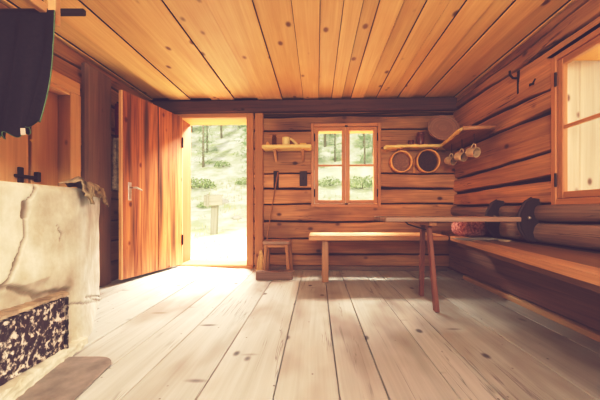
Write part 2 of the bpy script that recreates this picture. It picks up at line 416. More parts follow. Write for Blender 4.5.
# ------------------------------------------------------------------ floor
seams = [-2.2, -1.95, -1.66, -1.42, -1.18, -.915, -.719, -.445, -.1625, .084, .265, .526, .69, 1.02, 1.36, 1.75]
mb = MB()
def heave(x, y):
    return .035*max(0, min(1, (-x-.6)/1.0))*max(0, min(1, (y-1.6)/1.4))
for k, (a, b) in enumerate(zip(seams[:-1], seams[1:])):
    dz = R.uniform(-.003, .003); tint = R.uniform(.93, 1.05); g = .0018; y1 = 3.5
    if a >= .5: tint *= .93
    prof = [(a+g*.3, -.03), (a+g, -.004), (a+g*2.2, 0), ((a+b)/2, .0015), (b-g*2.2, 0), (b-g, -.004), (b-g*.3, -.03)]
    def fn(u, v, prof=prof, dz=dz):
        x, z = prof[round(v*6)]; y = -1.35 + u*(y1+1.35)
        return (x + .004*nz(y*.8, x*3), y, z + dz + .003*nz(y*.7, x*5) + heave(x, y))
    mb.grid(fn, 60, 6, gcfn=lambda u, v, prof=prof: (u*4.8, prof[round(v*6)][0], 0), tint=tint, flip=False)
mb.aabox(-2.3, 1.95, -1.5, 3.35, -.1, -.032, mi=1)
mb.build('floor', [M['floor'], M['chink']], kind='structure', label='wide pale worn floorboards', category='floor')

# ------------------------------------------------------------------ ceiling: overlapping boards
cpx = [134, 152, 170, 190, 212, 234, 258.5, 282, 304, 318, 332, 341, 351, 362.5, 376, 387, 397, 410, 423, 437, 452, 468]
cx = [(p - VX)/84.7 for p in cpx]
mb = MB()
mb.aabox(-2.3, 1.95, -1.5, 3.62, 2.046, 2.16, mi=1)
for k, (a, b) in enumerate(zip(cx[:-1], cx[1:])):
    low = k % 2 == 0
    z = (2.0 if low else 2.018) + R.uniform(-.002, .002)
    aa, bb = (a-.006, b+.006) if low else (a-.02, b+.02)
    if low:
        for e in (aa-.003, bb): mb.aabox(e, e+.003, -1.4, 3.3, 2.006, 2.0175, mi=1)  # dark strips painted in as seam shadow beside the low boards
    mb.box((aa, -1.4, z), (bb-aa, 0, 0), (0, 4.72, 0), (0, 0, .02), ch=.003, tint=R.uniform(.9, 1.06)*(1.03 if low else .93))
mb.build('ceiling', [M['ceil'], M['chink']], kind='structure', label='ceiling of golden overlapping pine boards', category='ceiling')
mb = MB(); q = [BW(XL, 1.845, 0), BW(XR, 1.845, 0), BW(XR, 1.995, 0), BW(XL, 1.995, 0)]
mb.box(BW(XL, 1.85, .0), BW(XR, 1.85, 0)-BW(XL, 1.85, 0), (0, -.06, 0), (0, 0, .142), ch=.012, tint=.95)
mb.build('trim_1', M['beam'], kind='structure', label='dark squared beam under the ceiling along the back wall', category='beam')

# ------------------------------------------------------------------ wall frames (windows, doors)
def wbox(mb, pos, s0, s1, z0, z1, n0, n1, **k):
    p = pos(s0, z0, n0); return mb.box(p, pos(s1, z0, n0)-p, pos(s0, z1, n0)-p, pos(s0, z0, n1)-p, **k)
def frame(mb, pos, s0, s1, z0, z1, n0, n1, w, bottom=True, **k):
    a, b = min(s0, s1), max(s0, s1)
    wbox(mb, pos, a, a+w, z0, z1, n0, n1, **k); wbox(mb, pos, b-w, b, z0, z1, n0, n1, **k)
    wbox(mb, pos, a+w, b-w, z1-w, z1, n0, n1-.001, **k)
    if bottom: wbox(mb, pos, a+w, b-w, z0, z0+w, n0, n1-.001, **k)

def window(name, pos, hole, label, muntin_z, reveal_mat):
    s0, s1, z0, z1 = hole; base = pos((s0+s1)/2, z0, 0)
    t = thing(name, label, 'window', base, kind='structure')
    mb = MB(); frame(mb, pos, s0-.006, s1+.006, z0-.006, z1+.006, -.03, .016, .04, ch=.004); mb.build('window_frame', M['frame'], t)
    mb = MB(); wbox(mb, pos, s0, s0+.025, z0, z1, -TH-.01, -.032); wbox(mb, pos, s1-.025, s1, z0, z1, -.155, -.032); wbox(mb, pos, s1-.022, s1, z0, z1, -TH-.01, -.157)
    wbox(mb, pos, s0+.025, s1-.025, z0, z0+.03, -TH-.01, -.032)
    mb.build('side_reveal', reveal_mat if reveal_mat is not M['reveal'] else M['reveal'], t)
    mb = MB(); wbox(mb, pos, s0+.025, s1-.025, z1-.03, z1, -TH-.01, -.032); mb.build('head_reveal', M['reveal'], t)
    mid = (s0+s1)/2; a0, a1, b0, b1 = s0+.036, s1-.036, z0+.036, z1-.036
    for (c0, c1, hs) in ((a0, mid-.002, a0), (mid+.002, a1, a1)):
        mb = MB(); frame(mb, pos, c0, c1, b0, b1, -.028, .008, .044, ch=.005)
        sh = mb.build('sash', M['frame'], t)
        mb = MB(); wbox(mb, pos, c0+.04, c1-.04, muntin_z-.011, muntin_z+.011, -.02, .004); mb.build('muntin', M['frame'], sh)
        mb = MB(); wbox(mb, pos, c0+.038, c1-.038, b0+.038, b1-.038, -.011, -.008, ch=.0005); mb.build('pane', M['glass'], sh)
        for hz in (z0+.16, z1-.16):
            mb = MB(); mb.tube([pos(hs, hz-.045, .018), pos(hs, hz+.045, .018)], .007, 8); mb.build('hinge', M['iron'], sh)
    for lz in (z0+.03, z1-.03):
        mb = MB(); wbox(mb, pos, mid-.012, mid+.022, lz-.008, lz+.008, .012, .024, ch=.003); mb.tube([pos(mid, lz, .02), pos(mid, lz, .034)], .006, 8); mb.build('latch', M['iron'], t)
    return t
window('window_1', BW, WIN, 'small two-sash pine window in the back wall', 1.228, M['reveal'])
window('window_2', RW, RWIN, 'large pine window in the right log wall', 1.235, M['revealpale'])

# front door
t = thing('door_1', 'open orange plank door in its pine frame on the back wall', 'door', BW(-1.18, .03, 0), kind='structure')
mb = MB(); s0, s1, z0, z1 = DOOR
wbox(mb, BW, s0-.01, s0+.06, z0, z1+.01, -.04, .012); wbox(mb, BW, s1-.075, s1+.006, z0, z1+.01, -.04, .02)
wbox(mb, BW, s0+.06, s1-.075, z1-.06, z1+.01, -.04, .02)
mb.build('door_frame', M['frame'], t)
mb = MB(); wbox(mb, BW, s0, s0+.04, z0, z1, -TH-.01, -.042); wbox(mb, BW, s1-.085, s1, z0, z1, -TH-.01, -.042)
mb.build('side_reveal', M['jamb'], t)
mb = MB(); wbox(mb, BW, s0+.04, s1-.085, z1-.05, z1, -TH-.01, -.042)
mb.build('head_reveal', M['reveal'], t)
mb = MB(); wbox(mb, BW, s0, s1, -.02, .052, -TH-.04, .03, ch=.012); mb.build('threshold', M['frame'], t)
hx, hy = -1.615, 3.335; fx, fy = -1.80, 2.585
dv = V((fx-hx, fy-hy, 0)); W = dv.length; dn = dv.normalized(); nn = V((-dn.y, dn.x, 0))   # nn: away from room side
if nn.x < 0: nn = -nn
ZB, ZT = .06, 1.80
cuts = [0, .16, .36, .57, W]
mb = MB()
for k, (a, b) in enumerate(zip(cuts[:-1], cuts[1:])):
    g = .002
    def fnp(u, v): return None
    ga, gb = (.006 if k == 2 else .0015), (.006 if k == 1 else .0015)
    o = V((hx, hy, ZB)) + dn*(a+ga)
    wd = (b-a) - ga - gb
    off = V((R.random()*40, R.random()*40, 0)); tt = R.uniform(.92, 1.08)
    # front face gridded so weathering (bleached foot, scorched head) can vary over the board
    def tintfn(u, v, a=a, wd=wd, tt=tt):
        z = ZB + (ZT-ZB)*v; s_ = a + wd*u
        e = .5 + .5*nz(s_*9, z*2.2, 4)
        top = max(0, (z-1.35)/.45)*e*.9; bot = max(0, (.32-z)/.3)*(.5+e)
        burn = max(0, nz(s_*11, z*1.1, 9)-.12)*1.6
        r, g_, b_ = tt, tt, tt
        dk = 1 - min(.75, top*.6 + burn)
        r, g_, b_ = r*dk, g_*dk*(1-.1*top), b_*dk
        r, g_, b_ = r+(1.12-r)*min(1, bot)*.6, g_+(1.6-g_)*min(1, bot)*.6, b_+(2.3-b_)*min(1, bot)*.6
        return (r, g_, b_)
    T = .035
    def front(u, v, o=o, wd=wd): return o + dn*(wd*u) + V((0, 0, (ZT-ZB)*v)) + nn*(T/2)
    def back(u, v, o=o, wd=wd): return o + dn*(wd*u) + V((0, 0, (ZT-ZB)*v)) - nn*(T/2)
    gcf = lambda u, v, wd=wd: (v*1.74, u*wd, 0)
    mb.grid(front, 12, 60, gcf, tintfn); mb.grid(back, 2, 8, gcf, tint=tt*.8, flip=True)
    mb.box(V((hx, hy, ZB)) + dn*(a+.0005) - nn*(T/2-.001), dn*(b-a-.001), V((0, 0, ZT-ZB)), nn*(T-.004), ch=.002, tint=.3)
leaf = mb.build('door_leaf', M['doorw'], t, recalc=False)
mb = MB(); mb.box(V((fx, fy, ZB)) - nn*.019, dn*.014, V((0, 0, ZT-ZB)), nn*.038, tint=1.15); mb.build('door_edge', M['cupboard'], leaf)
mb = MB(); c = V((fx, fy, .89)) - dn*.07 + nn*.0175
mb.box(c + V((0, 0, -.1)) - dn*.018, dn*.036, V((0, 0, .17)), nn*.004, ch=.002); 
mb.tube([c + V((0,0,.02)), c + V((0,0,.02)) + nn*.045, c + V((0,0,.022)) + nn*.05 - dn*.03, c + V((0,0,.0)) + nn*.05 - dn*.09], [.008, .008, .009, .007], 10)
mb.build('door_handle', M['steel'], leaf)
for hz in (.35, 1.5):
    mb = MB(); mb.tube([V((hx, hy, hz-.06)) + nn*.024, V((hx, hy, hz+.06)) + nn*.024], .009, 8); mb.build('hinge', M['iron'], leaf)
mb = MB(); wbox(mb, BW, -.735, -.635, .0, 1.85, -.03, .03, ch=.008, tint=.82)
mb.build('trim_2', M['frame'], kind='structure', label='upright log-end post just right of the doorway', category='post')

# left door
t = thing('door_2', 'closed orange plank door in the left wall above the stove', 'door', LW(1.73, 0, 0), kind='structure')
s0, s1, z0, z1 = LDOOR
mb = MB(); wbox(mb, LW, s1-.10, s1+.0, z0, z1, -.12, .012); wbox(mb, LW, s0, s0+.10, z0, z1, -.12, .012)
wbox(mb, LW, s0, s1-.01, z1, z1+.10, -.03, .014); wbox(mb, LW, s0+.1, s1-.1, z1-.03, z1, -.12, .01)
mb.build('door_frame', M['cupboard'], t)
mb = MB()
for a, b in ((1.25, 1.62), (1.626, 1.985)): wbox(mb, LW, a, b, z0+.02, z1-.03, -.12, -.085, tint=1.12)
leaf = mb.build('door_leaf', M['cupboard'], t)
mb = MB(); wbox(mb, LW, 2.0, 2.205, z0+.02, z1-.03, -.12, -.08, tint=.9); mb.build('side_panel', M['cupboard'], t)
mb = MB(); wbox(mb, LW, 1.985, 2.0, z0, z1-.03, -.14, -.11, tint=1); mb.build('gap_strip', M['chink'], t)
mb = MB(); zc = .93
wbox(mb, LW, 1.905, 1.94, zc-.06, zc+.06, -.085, -.07, ch=.004); wbox(mb, LW, 1.87, 2.03, zc-.012, zc+.008, -.072, -.055, ch=.004); wbox(mb, LW, 2.015, 2.04, zc-.03, zc+.04, -.085, -.05, ch=.004)
mb.build('latch', M['iron'], leaf)
mb = MB(); mb.lathe([(.0, .012), (.01, .01), (.012, 0)], LW(1.995, 1.19, -.085), (1, 0, 0), 12); mb.build('knob', M['yellow'], t)

# brown upright board past that door
mb = MB(); wbox(mb, LW, 2.325, 2.62, 0.0, 1.93, -.02, .045, ch=.018, tint=.95)
mb.build('trim_3', M['board'], kind='structure', label='wide brown upright board between the stove and the open door', category='board')

# strip at the floor under right bench
mb = MB(); mb.box((1.475, .4, .0), (.0, 2.45, 0), (.05, 0, 0), (0, 0, .04), ch=.006)
mb.build('baseboard_right', M['strip'], kind='structure', label='pale floor strip under the right bench', category='baseboard')
mb = MB(); wbox(mb, BW, -.6, 1.5, .0, .05, -.01, .05, ch=.008, tint=.7)
mb.build('baseboard_back', M['greylog'], kind='structure', label='dark sill timber at the foot of the back wall', category='baseboard')

# ------------------------------------------------------------------ stove
st = thing('masonry_stove', 'cracked cream plaster masonry stove with a rusty metal firebox plate', 'stove', (-1.6, 1.4, 0))
plan = [(-.98, .45), (-1.139, 1.026), (-1.225, 1.40), (-1.25, 1.50), (-1.30, 1.60), (-1.44, 1.80), (-1.58, 2.02), (-1.645, 2.13), (-1.72, 2.2), (-1.94, 2.22)]
def rs(pts, n):
    pts = [V((*p, 0)) for p in pts]; ls = [0]
    for a, b in zip(pts[:-1], pts[1:]): ls.append(ls[-1] + (b-a).length)
    out = []
    for i in range(n+1):
        d = ls[-1]*i/n; k = 0
        while k < len(pts)-2 and ls[k+1] < d: k += 1
        out.append(pts[k].lerp(pts[k+1], (d-ls[k])/max(1e-6, ls[k+1]-ls[k])))
    return out, ls[-1]
NU, NV = 220, 110
path, PL = rs(plan, NU)
for _ in range(14): path = [path[0]] + [(path[i-1]+path[i]*2+path[i+1])/4 for i in range(1, NU)] + [path[-1]]
nrm = []
for i in range(NU+1):
    d = path[min(NU, i+1)] - path[max(0, i-1)]; nrm.append(V((d.y, -d.x, 0)).normalized())
def topz(Y): return .80 + .025*max(0, min(1, (Y-1.0)/1.1))
# crack polyline in photo pixels, mapped onto the face (Y, z)
def face_pt(px, py):   # intersection of the view ray with the front face plane X = -.8466 - .285 Y
    k = (px-VX)/F; Y = -.8466/(k+.285); return (Y, H + (VY-py)/F*Y)
def face_pt2(px, py):  # the same on the smoothed path
    k = (px-VX)/F; best = min(path, key=lambda p: abs(p.x/p.y-k)); return (best.y, H + (VY-py)/F*best.y)
crack1 = [face_pt2(*q) for q in ((39,187),(36,191),(31,198),(27,202),(27,208),(25,216),(25,226),(26,236),(23,244),(18,256),(14,268),(9,279),(3,285),(-6,290))]
crack2 = [face_pt2(*q) for q in ((70,304),(77,301),(86,297),(92,296),(99,297))]
crack3 = [face_pt2(*q) for q in ((10,287),(24,291),(36,294),(42,296),(55,291),(69,290))]
crack4 = [face_pt2(*q) for q in ((58,226),(62,233),(60,240))]
def seg_d(p, pl):
    best = 9
    for (a, b) in zip(pl[:-1], pl[1:]):
        ax, ay = a; bx, by = b; dx, dy = bx-ax, by-ay; t = max(0, min(1, ((p[0]-ax)*dx + (p[1]-ay)*dy)/max(1e-9, dx*dx+dy*dy)))
        best = min(best, math.hypot(p[0]-ax-t*dx, p[1]-ay-t*dy))
    return best
disp, tin = {}, {}
for i in range(NU+1):
    for j in range(NV+1):
        Y = path[i].y; z = topz(Y)*j/NV; q = (Y + .006*nz(Y*30, z*30), z + .008*nz(Y*30, z*30, 7))
        d1 = seg_d(q, crack1); w1 = .005 + .009*max(0, nz(z*9, 2)+.3) + (.02 if z < .42 else 0) + (.012 if .66 < z < .73 else 0)
        dp = .012*nz(Y*2.2, z*2.6) + .004*nz(Y*9, z*9); c = V((1, 1, 1))
        m1 = max(0, 1 - d1/w1); m2 = max(0, 1 - seg_d(q, crack2)/.005)*.7; m3 = max(0, 1 - seg_d(q, crack3)/.016); m4 = max(0, 1 - seg_d(q, crack4)/.005)*.7
        mm = min(1, 1.6*max(m1, m2, m3, m4)); dp -= .014*mm
        c = c.lerp(V((.36, .27, .24)), mm)
        # soot above the plate, sooty fallen patch left of it
        soot = max(0, 1 - abs(z-.34)/.11)*max(0, min(1, (1.5-Y)/.1))*(.45+.55*nz(Y*9, z*3))
        if z < .40 and Y < 1.25: soot = max(soot, .45 + .3*nz(Y*14, z*14)); dp -= .012*max(0, min(1, (.40-z)/.03))
        c = c.lerp(V((.58, .48, .42)), max(0, min(.8, soot)))
        # the far end faces the windows: their brighter light is painted into its tint
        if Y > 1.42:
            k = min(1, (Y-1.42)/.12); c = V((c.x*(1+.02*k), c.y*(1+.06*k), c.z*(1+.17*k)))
            dp += .012*max(0, min(1, (.09-z)/.08)) 
        # brush streaks
        c *= 1 + .05*nz(Y*60, z*2)
        r = topz(Y)-z
        if r < .03: dp -= .02*(1-r/.03)**2
        disp[i, j] = dp; tin[i, j] = tuple(c)
mb = MB()
def sfn(u, v):
    i, j = round(u*NU), round(v*NV); p = path[i] + nrm[i]*disp[i, j]
    return (p.x, p.y, topz(path[i].y)*v)
mb.grid(sfn, NU, NV, tintfn=lambda u, v: tin[round(u*NU), round(v*NV)])
def tfn(u, v):
    i = round(u*NU); p = path[i] + nrm[i]*(disp[i, NV]); q = V((XL+.01, p.y, 0)); r = p.lerp(q, v)
    return (r.x, r.y, topz(p.y) + .006*nz(r.x*6, r.y*6)*min(1, v*6))
mb.grid(tfn, NU, 10, tint=.7, flip=False)
mb.build('plaster_body', M['plaster'], st, smooth=True, recalc=False)
# rusty plate with frame
def on_face(Y, z, n):
    i = min(range(NU+1), key=lambda k: abs(path[k].y - Y)); p = path[i]; 
    t_ = (Y - p.y); d = (path[min(NU,i+1)]-path[max(0,i-1)]).normalized(); p = p + d*(t_/max(.2, d.y))
    return V((p.x, p.y, z)) + nrm[i]*n
def plate(mb, Y0, Y1, zb0, zb1, zt0, zt1, n, th, nu=50, nv=26, rough=.0, tintfn=None, jag=0):
    def f(u, v):
        Y = Y0 + (Y1-Y0)*u; z = (zb0+(zb1-zb0)*u)*(1-v) + (zt0+(zt1-zt0)*u)*v
        e = min(u, 1-u, v, 1-v); nd = n if e > 1e-6 else n-th
        jz_ = jag*nz(Y*22, v*3)*(1 if e < .2 else .2)
        return on_face(Y, z + jz_, nd + rough*nz(Y*40, z*40))
    mb.grid(f, nu, nv, tintfn=tintfn, tint=1.0); return mb
mb = MB(); plate(mb, .62, 1.325, .105, .035, .325, .292, .022, .03, rough=.006, tintfn=lambda u, v: 1.0 + .25*nz(u*8, v*40)); mb.build('firebox_plate', M['rust'], st)
mb = MB(); plate(mb, .62, 1.34, .322, .288, .352, .310, .034, .04, nv=4, rough=.008, jag=.006); mb.build('plate_lintel', M['rustedge'], st)
mb = MB(); plate(mb, 1.312, 1.335, .03, .03, .292, .292, .03, .03, nu=3, rough=.003, tintfn=lambda u, v: .55); mb.build('plate_edge', M['rust'], st)
mb = MB(); plate(mb, .6, 1.47, -.02, -.01, .11, .035, .045, .05, nv=8, rough=.012, jag=.012, tintfn=lambda u, v: 1.15 - .4*max(0, nz(u*20, v*3))); mb.build('plinth', M['plaster'], st)

# rag on the stove
mb = MB()
pk = max(range(NU+1), key=lambda k: path[k].x/path[k].y if path[k].y > 1.55 else -9)
ri = [min(range(NU//3, NU-12), key=lambda k: (0 if .6 < path[k].y < 2.16 else 999) + abs(path[k].x/path[k].y*F + VX - px)) for px in (77, 103.5)]
def rag(u, v):
    i = min(NU, int(ri[0] + (ri[1]-ri[0])*u)); e = path[i] + nrm[i]*(disp[i, int(NV*.88)] + .014); tz = topz(path[i].y)
    fold = .5 + .5*math.sin(u*21 + 2*nz(u*3, v*3)); b = .03*fold + .016*nz(u*9, v*7, 3)
    if v < .4:
        k = (.4-v)/.4; p = e - nrm[i]*(.09*k + .02*nz(u*5, 2)*k); p.z = tz + .008 + b*(.5+.8*math.sin(math.pi*min(1, k+.2)))
    else:
        k = (v-.4)/.6; hang = .028 + .055*max(0, nz(u*4.5, 7)+.35) + (.04 if u > .88 or abs(u-.12) < .08 else 0)
        p = e + nrm[i]*(.004 + b*.9*k); p.z = tz + .008 + b*(1-k) - hang*k
    return p
mb.grid(rag, 70, 30, tintfn=lambda u, v: 1.1 - .55*max(0, nz(u*12, v*6, 5)*1.6))
o = mb.build('dirty_rag', M['rag'], None, smooth=True); md = o.modifiers.new('thick', 'SOLIDIFY'); md.thickness = .006
tag(o, 'crumpled dirty rag on the far corner of the stove top', 'rag')

# floor plate
poly = []
for i in range(9):
    a = math.pi/2*i/8; poly.append((-1.0+.1*math.cos(math.pi/2-a)*1.0, 1.20+.10*math.sin(math.pi/2-a), .004))
poly = [(-1.22, .3, .004), (-1.22, 1.315, .004)] + [(-1.02, 1.318, .004)] + [(-1.02+.11*math.sin(k*math.pi/16), 1.208+.11*math.cos(k*math.pi/16), .004) for k in range(1, 9)] + [(-.875, 1.0, .004), (-.80, .3, .004)]
mb = MB(); mb.prism(poly[::-1], (0, 0, .004))
tag(mb.build('floor_plate', M['slate']), 'grey round-cornered sheet on the floor before the stove', 'floor plate')

# ------------------------------------------------------------------ drying rack and hanging cloth (over the stove)
dr = thing('drying_rack', 'wooden drying rack hung from the ceiling over the stove', 'rack', (-1.6, 1.5, 1.78))
mb = MB(); a = P(52, 0, 1.5)
mb.box((a.x+.012, 1.46, 1.665), (.042, 0, 0), (0, .035, 0), (0, 0, .335), tint=.95); mb.build('hanger', M['cupboard'], dr)
mb = MB(); mb.box((a.x-.02, 1.2, 1.715), (.04, 0, 0), (0, .255, 0), (0, 0, .045), tint=1.05); mb.build('side_rail', M['cupboard'], dr)
mb = MB(); mb.box((-1.93, 1.49, 1.735), (.69, 0, 0), (0, .022, 0), (0, 0, .032), tint=.8); mb.build('rail', M['darkwood'], dr)
mb = MB(); mb.box((a.x-.10, 1.5, 1.77), (.03, 0, 0), (0, .03, 0), (0, 0, .23), tint=.7); mb.build('hanger', M['darkwood'], dr)
ct = thing('hanging_cloth', 'dark hanging cloth with a green edge on the drying rack', 'cloth', (-1.6, 1.43, 1.1))
cl0, cl1 = -1.93, P(50, 0, 1.43).x
def cfn(u, v):
    x = cl0 + (cl1-cl0)*u; top = 1.728; bot = 1.05 + .09*u**3 + .012*math.sin(u*60) + .05*max(0, u-.85)
    x -= .075*u**3*max(0, v-.25)**1.5*1.6
    if u > .93: x += .012*math.sin(v*3.1)*(u-.93)/.07
    fold = .022*math.sin(u*23 + v*2.5)*min(1, v*3) + .012*math.sin(u*51+v*3)*v
    return (x + .02*v*u, 1.455 - .02*v + fold, top + (bot-top)*v)
mb = MB(); mb.grid(cfn, 120, 40, tintfn=lambda u, v: 1 + .5*max(0, math.sin(u*23+v*2.5+1.2))*v)
o = mb.build('cloth_sheet', M['cloth'], ct, smooth=True); md = o.modifiers.new('thick', 'SOLIDIFY'); md.thickness = .004
mb = MB(); mb.tube([V(cfn(1, k/30)) + V((.002, -.002, 0)) for k in range(31)], .0028, 8); mb.tube([V(cfn(1-k/120*.6, 1)) for k in range(121)], .0025, 8)
mb.build('edging', M['clothtrim'], ct, smooth=True)
mb = MB(); c = V(cfn(.60, 1)); mb.box(P(20, 128, 1.42), (.025, 0, .0), (0, .002, 0), (.003, 0, -.035), ch=.0005); mb.build('care_tag', M['tag'], ct)

# garments behind the door
def garment(name, px0, px1, py0, py1, Y, m, label, seed, flare=1.0):
    a, b = P(px0, py0, Y), P(px1, py1, Y); mb = MB()
    def f(u, v):
        w = (b.x-a.x)*(.55+.45*v*flare); x = (a.x+b.x)/2 + (u-.5)*w
        return (x, Y + .012*math.sin(u*9+seed) * (.3+v) + .012*nz(u*6, v*4, seed), a.z + (b.z-a.z)*v + .02*nz(u*5, seed)*v)
    mb.grid(f, 24, 30, tintfn=lambda u, v: 1 - .35*max(0, math.sin(u*9+seed+1)))
    o = mb.build(name, m, None, smooth=True); md = o.modifiers.new('thick', 'SOLIDIFY'); md.thickness = .012
    return tag(o, label, 'clothing')
garment('red_jacket', 113, 127, 104, 160, 2.71, M['redcloth'], 'red garment hanging in the gap behind the open door', 1.0)
garment('grey_cloth', 111.5, 123, 138, 191, 2.655, M['greycloth'], 'grey cloth hanging between brown board and open door', 2.3)
mb = MB(); mb.tube([LW(2.74, 1.75, -.02), LW(2.74, 1.74, .07), LW(2.74, 1.765, .08)], .008, 8)
tag(mb.build('coat_peg', M['iron']), 'dark coat peg holding the red garment behind the open door', 'peg')
mb = MB(); mb.tube([LW(2.655, 1.41, -.02), LW(2.655, 1.40, .09)], .006, 8)
tag(mb.build('coat_peg', M['iron']), 'dark coat peg holding the grey cloth beside the brown board', 'peg')

# ------------------------------------------------------------------ shelves
def bshelf():
    t = thing('wall_shelf', 'short pale wooden shelf between the doorway and the window', 'shelf', BW(-.34, 1.40, .08))
    mb = MB(); wbox(mb, BW, -.622, -.062, 1.395, 1.437, .0, .185, ch=.008, tint=1.0); mb.build('shelf_board', M['pale'], t)
    for s in (-.50, -.18):
        mb = MB(); p = lambda n, z: BW(s, z, n)
        mb.prism([p(0, 1.395), p(.13, 1.395), p(.12, 1.375), p(0, 1.27)], (.03, 0, 0), tint=.9); mb.build('bracket', M['log'], t)
bshelf()
SZ = 1.437
def prim(name, m, label, cat, fn, parts=None, group=None, smooth=True):
    mb = MB(); fn(mb); o = mb.build(name, m, None, smooth=smooth); return tag(o, label, cat, group)
def at(px, n): # X on back wall depth n for pixel px
    Y = 3.33 - n; return (px - VX)/F*Y
# glass jar
o = prim('glass_jar', M['jar'], 'clear glass jar on the short shelf, left of the cream pot', 'jar', lambda mb: mb.lathe([(0, 0), (.027, 0), (.028, .01), (.027, .1), (.021, .112), (.024, .13), (.021, .128), (.018, .112), (.024, .1), (.024, .012), (0, .01)], BW(at(274.2, .1), SZ+.001, .1)))
pot = thing('cream_pot', 'cream pot with a slanted side handle on the short shelf', 'pot', BW(at(286, .1), SZ, .1))
mb = MB(); mb.lathe([(0, 0), (.042, 0), (.046, .01), (.046, .085), (.043, .098), (.039, .096), (.041, .085), (.041, .012), (0, .01)], BW(at(286, .1), SZ+.001, .1)); mb.build('pot_body', M['cream'], pot, smooth=True)
mb = MB(); c = BW(at(290, .1), SZ, .1); mb.tube([c + V((0, 0, .085)), c + V((.035, 0, .06)), c + V((.075, -.005, .018)), c + V((.088, -.005, .008))], [.012, .014, .015, .01], 10); mb.build('handle', M['cream'], pot, smooth=True)
prim('yellow_box', M['yellow'], 'small yellow box at the right end of the short shelf', 'box', lambda mb: mb.box(BW(at(299.8, .1), SZ+.001, .06), (.075, 0, 0), (0, -.05, 0), (0, 0, .032), ch=.004), smooth=False)
prim('small_pot', M['hoop'], 'tiny brown pot at the left end of the short shelf', 'pot', lambda mb: mb.lathe([(0, 0), (.02, 0), (.024, .02), (.02, .03), (.014, .032), (.014, .045), (.008, .05), (0, .05)], BW(at(267.5, .1), SZ+.001, .1)))

# corner shelf
t = thing('corner_shelf', 'rough corner shelf with a pale bark edge above the mugs', 'shelf', (1.3, 3.1, 1.4))
z0, z1 = 1.395, 1.425
A = P(387, 147, 3.12); K = P(441, 146, 3.10); E = P(463, 131, 2.44)
mb = MB()
def strip(mb, pts_front, back, tint=1.0):
    poly = [V((p[0], p[1], z0)) for p in pts_front] + [V((p[0], p[1], z0)) for p in back]; mb.prism(poly, (0, 0, z1-z0), tint=tint)
strip(mb, [(A.x, 3.14), (1.0, 3.125), (K.x+.01, 3.10)], [(1.5, D(1.5)-.0), (A.x+.02, D(.8)-.0)])
mb.build('back_board', M['pale'], t, recalc=True)
mb = MB(); strip(mb, [(K.x+.012, 3.10), (1.335, 2.8), (E.x+.01, 2.45)], [(XR-.06, 2.43), (XR-.002, 2.6), (XR, 3.27), (1.5, D(1.5)-.001)], tint=.62)
mb.build('side_board', M['log'], t, recalc=True)
edge = []
for k in range(41):
    u = k/40
    if u < .06: q = V((A.x-.03+.5*u, 3.12, 0)); 
    elif u < .62: q = V((A.x, 3.13, 0)).lerp(V((K.x, 3.09, 0)), u/.62)
    else: q = V((K.x, 3.09, 0)).lerp(V((E.x, 2.45, 0)), (u-.62)/.38)
    q.z = (z0+z1)/2 + .008*nz(u*14, 3); q.x += .006*nz(u*19, 8); q.y += .006*nz(u*17, 5); q.z -= max(0, .06-u)*.55; edge.append(q)
mb = MB(); mb.tube(edge, [.018 + .008*nz(k*.5, 1) - (.008 if k in (0, 40) else 0) for k in range(41)], 10); mb.build('bark_edge', M['pale'], t, smooth=True)
mb = MB(); mb.tube([V((E.x, 2.44, .5*(z0+z1))), V((XR-.07, 2.42, .5*(z0+z1)+.004))], [.019, .016], 10); mb.build('end_batten', M['bench'], t, smooth=True)
for s in (.93, 1.33):
    mb = MB(); mb.prism([BW(s, z0, 0), BW(s, z0, .155), BW(s, z0-.012, .15), BW(s, z0-.03, 0)], (.03, 0, 0), tint=1.0); mb.build('bracket', M['log'], t)
# tray leaning in the corner
t = thing('round_tray', 'round brown wooden tray leaning upright on the corner shelf', 'tray', (1.38, 3.2, 1.425))
cz = 1.425 + .158; cc = V(((443-VX)/F*3.03, 3.03, cz)); ax = V((-.10, -1, .42)).normalized()
mb = MB(); mb.lathe([(0, .0), (.140, .0), (.143, .008), (0, .010)][::1], cc, ax, 48); mb.build('tray_base', M['tray'], t, smooth=False)
mb = MB(); mb.lathe([(.140, -.004), (.162, -.002), (.164, .018), (.160, .024), (.150, .02), (.142, .006), (.140, -.004)], cc, ax, 48); mb.build('rim', M['tray'], t, smooth=True)
t = thing('red_jar', 'dark red jar with a lid on the corner shelf beside the tray', 'jar', (1.17, 3.2, 1.425))
mb = MB(); mb.lathe([(0, 0), (.038, 0), (.043, .012), (.043, .10), (.039, .115), (.039, .12), (0, .12)], ((420.5-VX)/F*3.18, 3.18, 1.426)); mb.build('jar_body', M['jarred'], t, smooth=True)
mb = MB(); mb.lathe([(.041, .118), (.044, .121), (.044, .146), (.041, .150), (0, .151)], ((420.5-VX)/F*3.18, 3.18, 1.426)); mb.build('lid', M['jarred'], t, smooth=True)
prim('clay_cup', M['jarred'], 'small dark cup on the corner shelf left of the red jar', 'cup', lambda mb: mb.lathe([(0, 0), (.026, 0), (.034, .02), (.036, .065), (.033, .066), (.03, .02), (0, .012)], ((411-VX)/F*3.2, 3.2, 1.426)))

